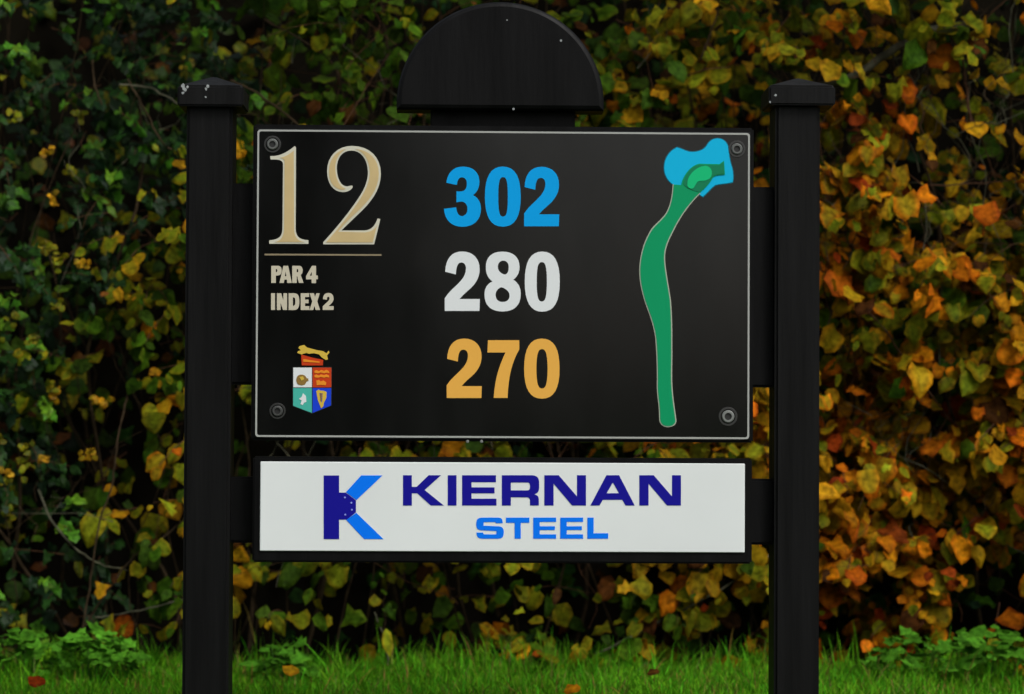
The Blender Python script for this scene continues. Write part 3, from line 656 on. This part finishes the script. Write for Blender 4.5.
def grass_obj(sets):
    V = np.concatenate([s[0] for s in sets]); c = np.concatenate([s[1] for s in sets]); n = len(V)
    tf = [[0, 1, 3, 2], [2, 3, 5, 4], [4, 5, 6]]; idx = np.array([0, 1, 3, 2, 2, 3, 5, 4, 4, 5, 6]); st = np.array([0, 4, 8])
    me = bpy.data.meshes.new('grass'); me.vertices.add(n * 7); me.vertices.foreach_set('co', V.ravel().astype('f'))
    me.loops.add(n * 11); me.polygons.add(n * 3)
    me.loops.foreach_set('vertex_index', (idx[None] + (np.arange(n) * 7)[:, None]).ravel().astype('i'))
    me.polygons.foreach_set('loop_start', (st[None] + (np.arange(n) * 11)[:, None]).ravel().astype('i'))
    me.update(calc_edges=True); me.polygons.foreach_set('use_smooth', np.ones(n * 3, dtype=bool))
    ca = me.color_attributes.new('tint', 'FLOAT_COLOR', 'POINT')
    ca.data.foreach_set('color', np.concatenate([np.repeat(c[:, None], 7, 1), np.ones((n, 7, 1))], 2).ravel().astype('f'))
    me.materials.append(GM); o = bpy.data.objects.new('grass', me); COL.objects.link(o); return o
tag(grass_obj([blades(70000, -1.6, 1.6, .1, 1.6, .028, .068), blades(30000, -3, 3, -1.2, .3, .03, .06), blades(9000, -3, -1.6, .1, 1.6, .03, .075, 1.3), blades(9000, 1.6, 3, .1, 1.6, .03, .075, 1.3),
               blades(3200, -1.6, 1.6, 1.1, 1.5, .06, .12)]), kind='stuff')

# low weeds at the hedge foot
def weed(px, py, wpx, hpx, label, dense=1.0, Y=1.18, kind='lobed', bright=1.0):
    b = wd(px, py, Y); W = wpx / 410 / 2; H = hpx / 410; g = gz(b.x, Y)
    o = bpy.data.objects.new('weed_clump', None); COL.objects.link(o); o.location = (b.x, Y, g); tag(o, label, 'weed')
    L = []; st = MB()
    n = int(150 * dense * W / .12 * max(H, .1) / .12)
    for i in range(n):
        u = random.uniform(-1, 1); v = random.uniform(-1, 1)
        if u * u + v * v > 1: continue
        top = (b.z - g) * math.sqrt(max(.05, 1 - u * u * .8)) * random.uniform(.55, 1.08); p = (u * W, v * min(W, .16), max(.02, top))
        a = random.uniform(0, 6.283); tip = (math.cos(a), math.sin(a), random.uniform(-.35, .15))
        s = bright * math.exp(random.gauss(0, .22)); c = (.06 * s, .21 * s, .014 * s)
        L.append((np.array(p), orient((random.gauss(0, .3), -.45 + random.gauss(0, .3), 1), tip), random.choice([.02, .03, .045]) * random.uniform(.8, 1.2), [c, (c[0] * 1.3, c[1] * 1.1, c[2])]))
        if i % 4 == 0: tube(st, [(p[0] * .5, p[1] * .5, -.01), (p[0] * .8, p[1] * .8, p[2] * .6), p], .001, .0007, GRS, 3)
    f = build_leaves('leaves', T[kind], np.array([l[0] for l in L]), np.array([l[1] for l in L]), np.array([l[2] for l in L]), np.array([l[3] for l in L]), o, LM)
    st.build('stalks', o)
GRS = mat('green_stalk', (.05, .12, .02), .6)
weed(92, 634, 100, 34, 'leafy green weed clump on the grass left of the left post', 1.2)
weed(20, 628, 60, 40, 'taller leafy weed clump in front of the ivy at the far left of the grass', .8, kind='round', bright=.8)
weed(285, 646, 62, 30, 'rounded green weed clump just right of the left post', .9, bright=.8)
weed(905, 636, 90, 34, 'low green weed clump at the foot of the orange shrub, nearest the right post', .7, bright=.7)
weed(985, 630, 90, 40, 'broad leaved green weed clump at the far right of the grass', .8, kind='round', bright=.75)
# fallen leaves lying on the grass
for (px, py, Y, k, lab, sz) in ((565, 689, .62, 'orange', 'orange red fallen leaf lying on the grass under the middle of the sign', .036), (283, 671, .85, 'yellow', 'dull yellow fallen leaf on the grass right of the left post', .038),
                       (28, 682, .75, 'red', 'reddish fallen leaf on the grass at the far left', .04), (648, 672, .85, 'brown', 'small brown fallen leaf on the grass below the sponsor lettering', .028)):
    b = wd(px, py, Y); o = build_leaves('fallen_leaf', T['round'], np.array([[0, 0, 0.]]), np.array([orient((.1, -.6, 1), (1, random.uniform(-.5, .5), .1))]), np.array([sz]), np.array([getcol(k)]), None, LM)
    o.location = b; tag(o, lab, 'leaf')

# ------------------------------------------------------------------ unseen conifers added behind the camera to darken what the gloss panel mirrors
needle = mat('dark_conifer', (.012, .028, .010), .8, .2, nvar=.4, nscale=3)
def conifer(x, y, h, w, label):
    o = bpy.data.objects.new('added_conifer', None); COL.objects.link(o); o.location = (x, y, 0); tag(o, label, 'tree', 'unseen conifers added behind the tee')
    mb = MB(); tube(mb, [(0, 0, -.2), (0, 0, h * .5), (.05, 0, h * .97)], .18, .03, barkm, 8); mb.build('trunk', o)
    n = 5200; u = rng.random(n); zz = .25 + (h - .25) * (1 - np.sqrt(1 - u * .995)); rad = w * (1 - zz / h) ** .75 * np.sqrt(rng.random(n)) * (1 + .25 * np.sin(zz * 5)); a = rng.uniform(0, 6.283, n)
    pos = np.stack([np.cos(a) * rad, np.sin(a) * rad, zz], 1)
    rot = np.array([orient((math.cos(t), math.sin(t), .8), (math.cos(t) + random.gauss(0, .5), math.sin(t) + random.gauss(0, .5), -.3)) for t in a])
    c = np.repeat(np.array([[[.012, .028, .010], [.02, .04, .014]]]), n, 0)
    build_leaves('crown', T['ovate'], pos, rot, rng.uniform(.22, .42, n), c, o, needle)
conifer(-1.9, -19, 10.5, 2.6, 'unseen dark conifer added behind the tee to darken the panel reflection, nearest the middle'); conifer(-5.6, -20.5, 10.5, 2.6, 'unseen dark conifer added behind the tee to darken the panel reflection, middle of three')
conifer(-9.6, -18, 9.5, 2.4, 'unseen dark conifer added behind the tee to darken the panel reflection, farthest out')

# ------------------------------------------------------------------ light
w = bpy.data.worlds.new('World'); S.world = w; w.use_nodes = True; nt = w.node_tree; bg = nt.nodes['Background']
sk_ = nt.nodes.new('ShaderNodeTexSky'); sk_.sky_type = 'NISHITA'; sk_.sun_disc = False
EL, AZ = 52, -150                                    # sun high, behind and to the right of the camera
sk_.sun_elevation = R(EL); sk_.air_density = 1.2; sk_.dust_density = 4.5; sk_.ozone_density = 1
sun_dir = Vector((.42, -.55, .80)).normalized()      # towards the sun
sk_.sun_elevation = math.asin(sun_dir.z); sk_.sun_rotation = math.atan2(sun_dir.x, sun_dir.y)
hs = nt.nodes.new('ShaderNodeHueSaturation'); hs.inputs['Saturation'].default_value = .35   # overcast: nearly neutral sky
nt.links.new(sk_.outputs[0], hs.inputs['Color']); nt.links.new(hs.outputs[0], bg.inputs['Color']); bg.inputs['Strength'].default_value = .10
sl = bpy.data.lights.new('sun', 'SUN'); sl.energy = 1.2; sl.angle = R(14); sl.color = (1, .995, .975)
so = bpy.data.objects.new('sun', sl); COL.objects.link(so); so.rotation_euler = (-sun_dir).to_track_quat('-Z', 'Y').to_euler()
S.view_settings.view_transform = 'Standard'; S.view_settings.look = 'None'; S.view_settings.gamma = 1; S.view_settings.exposure = .5
S.render.engine = 'CYCLES'; S.cycles.max_bounces = 6
S.render.resolution_x = 1024; S.render.resolution_y = 694
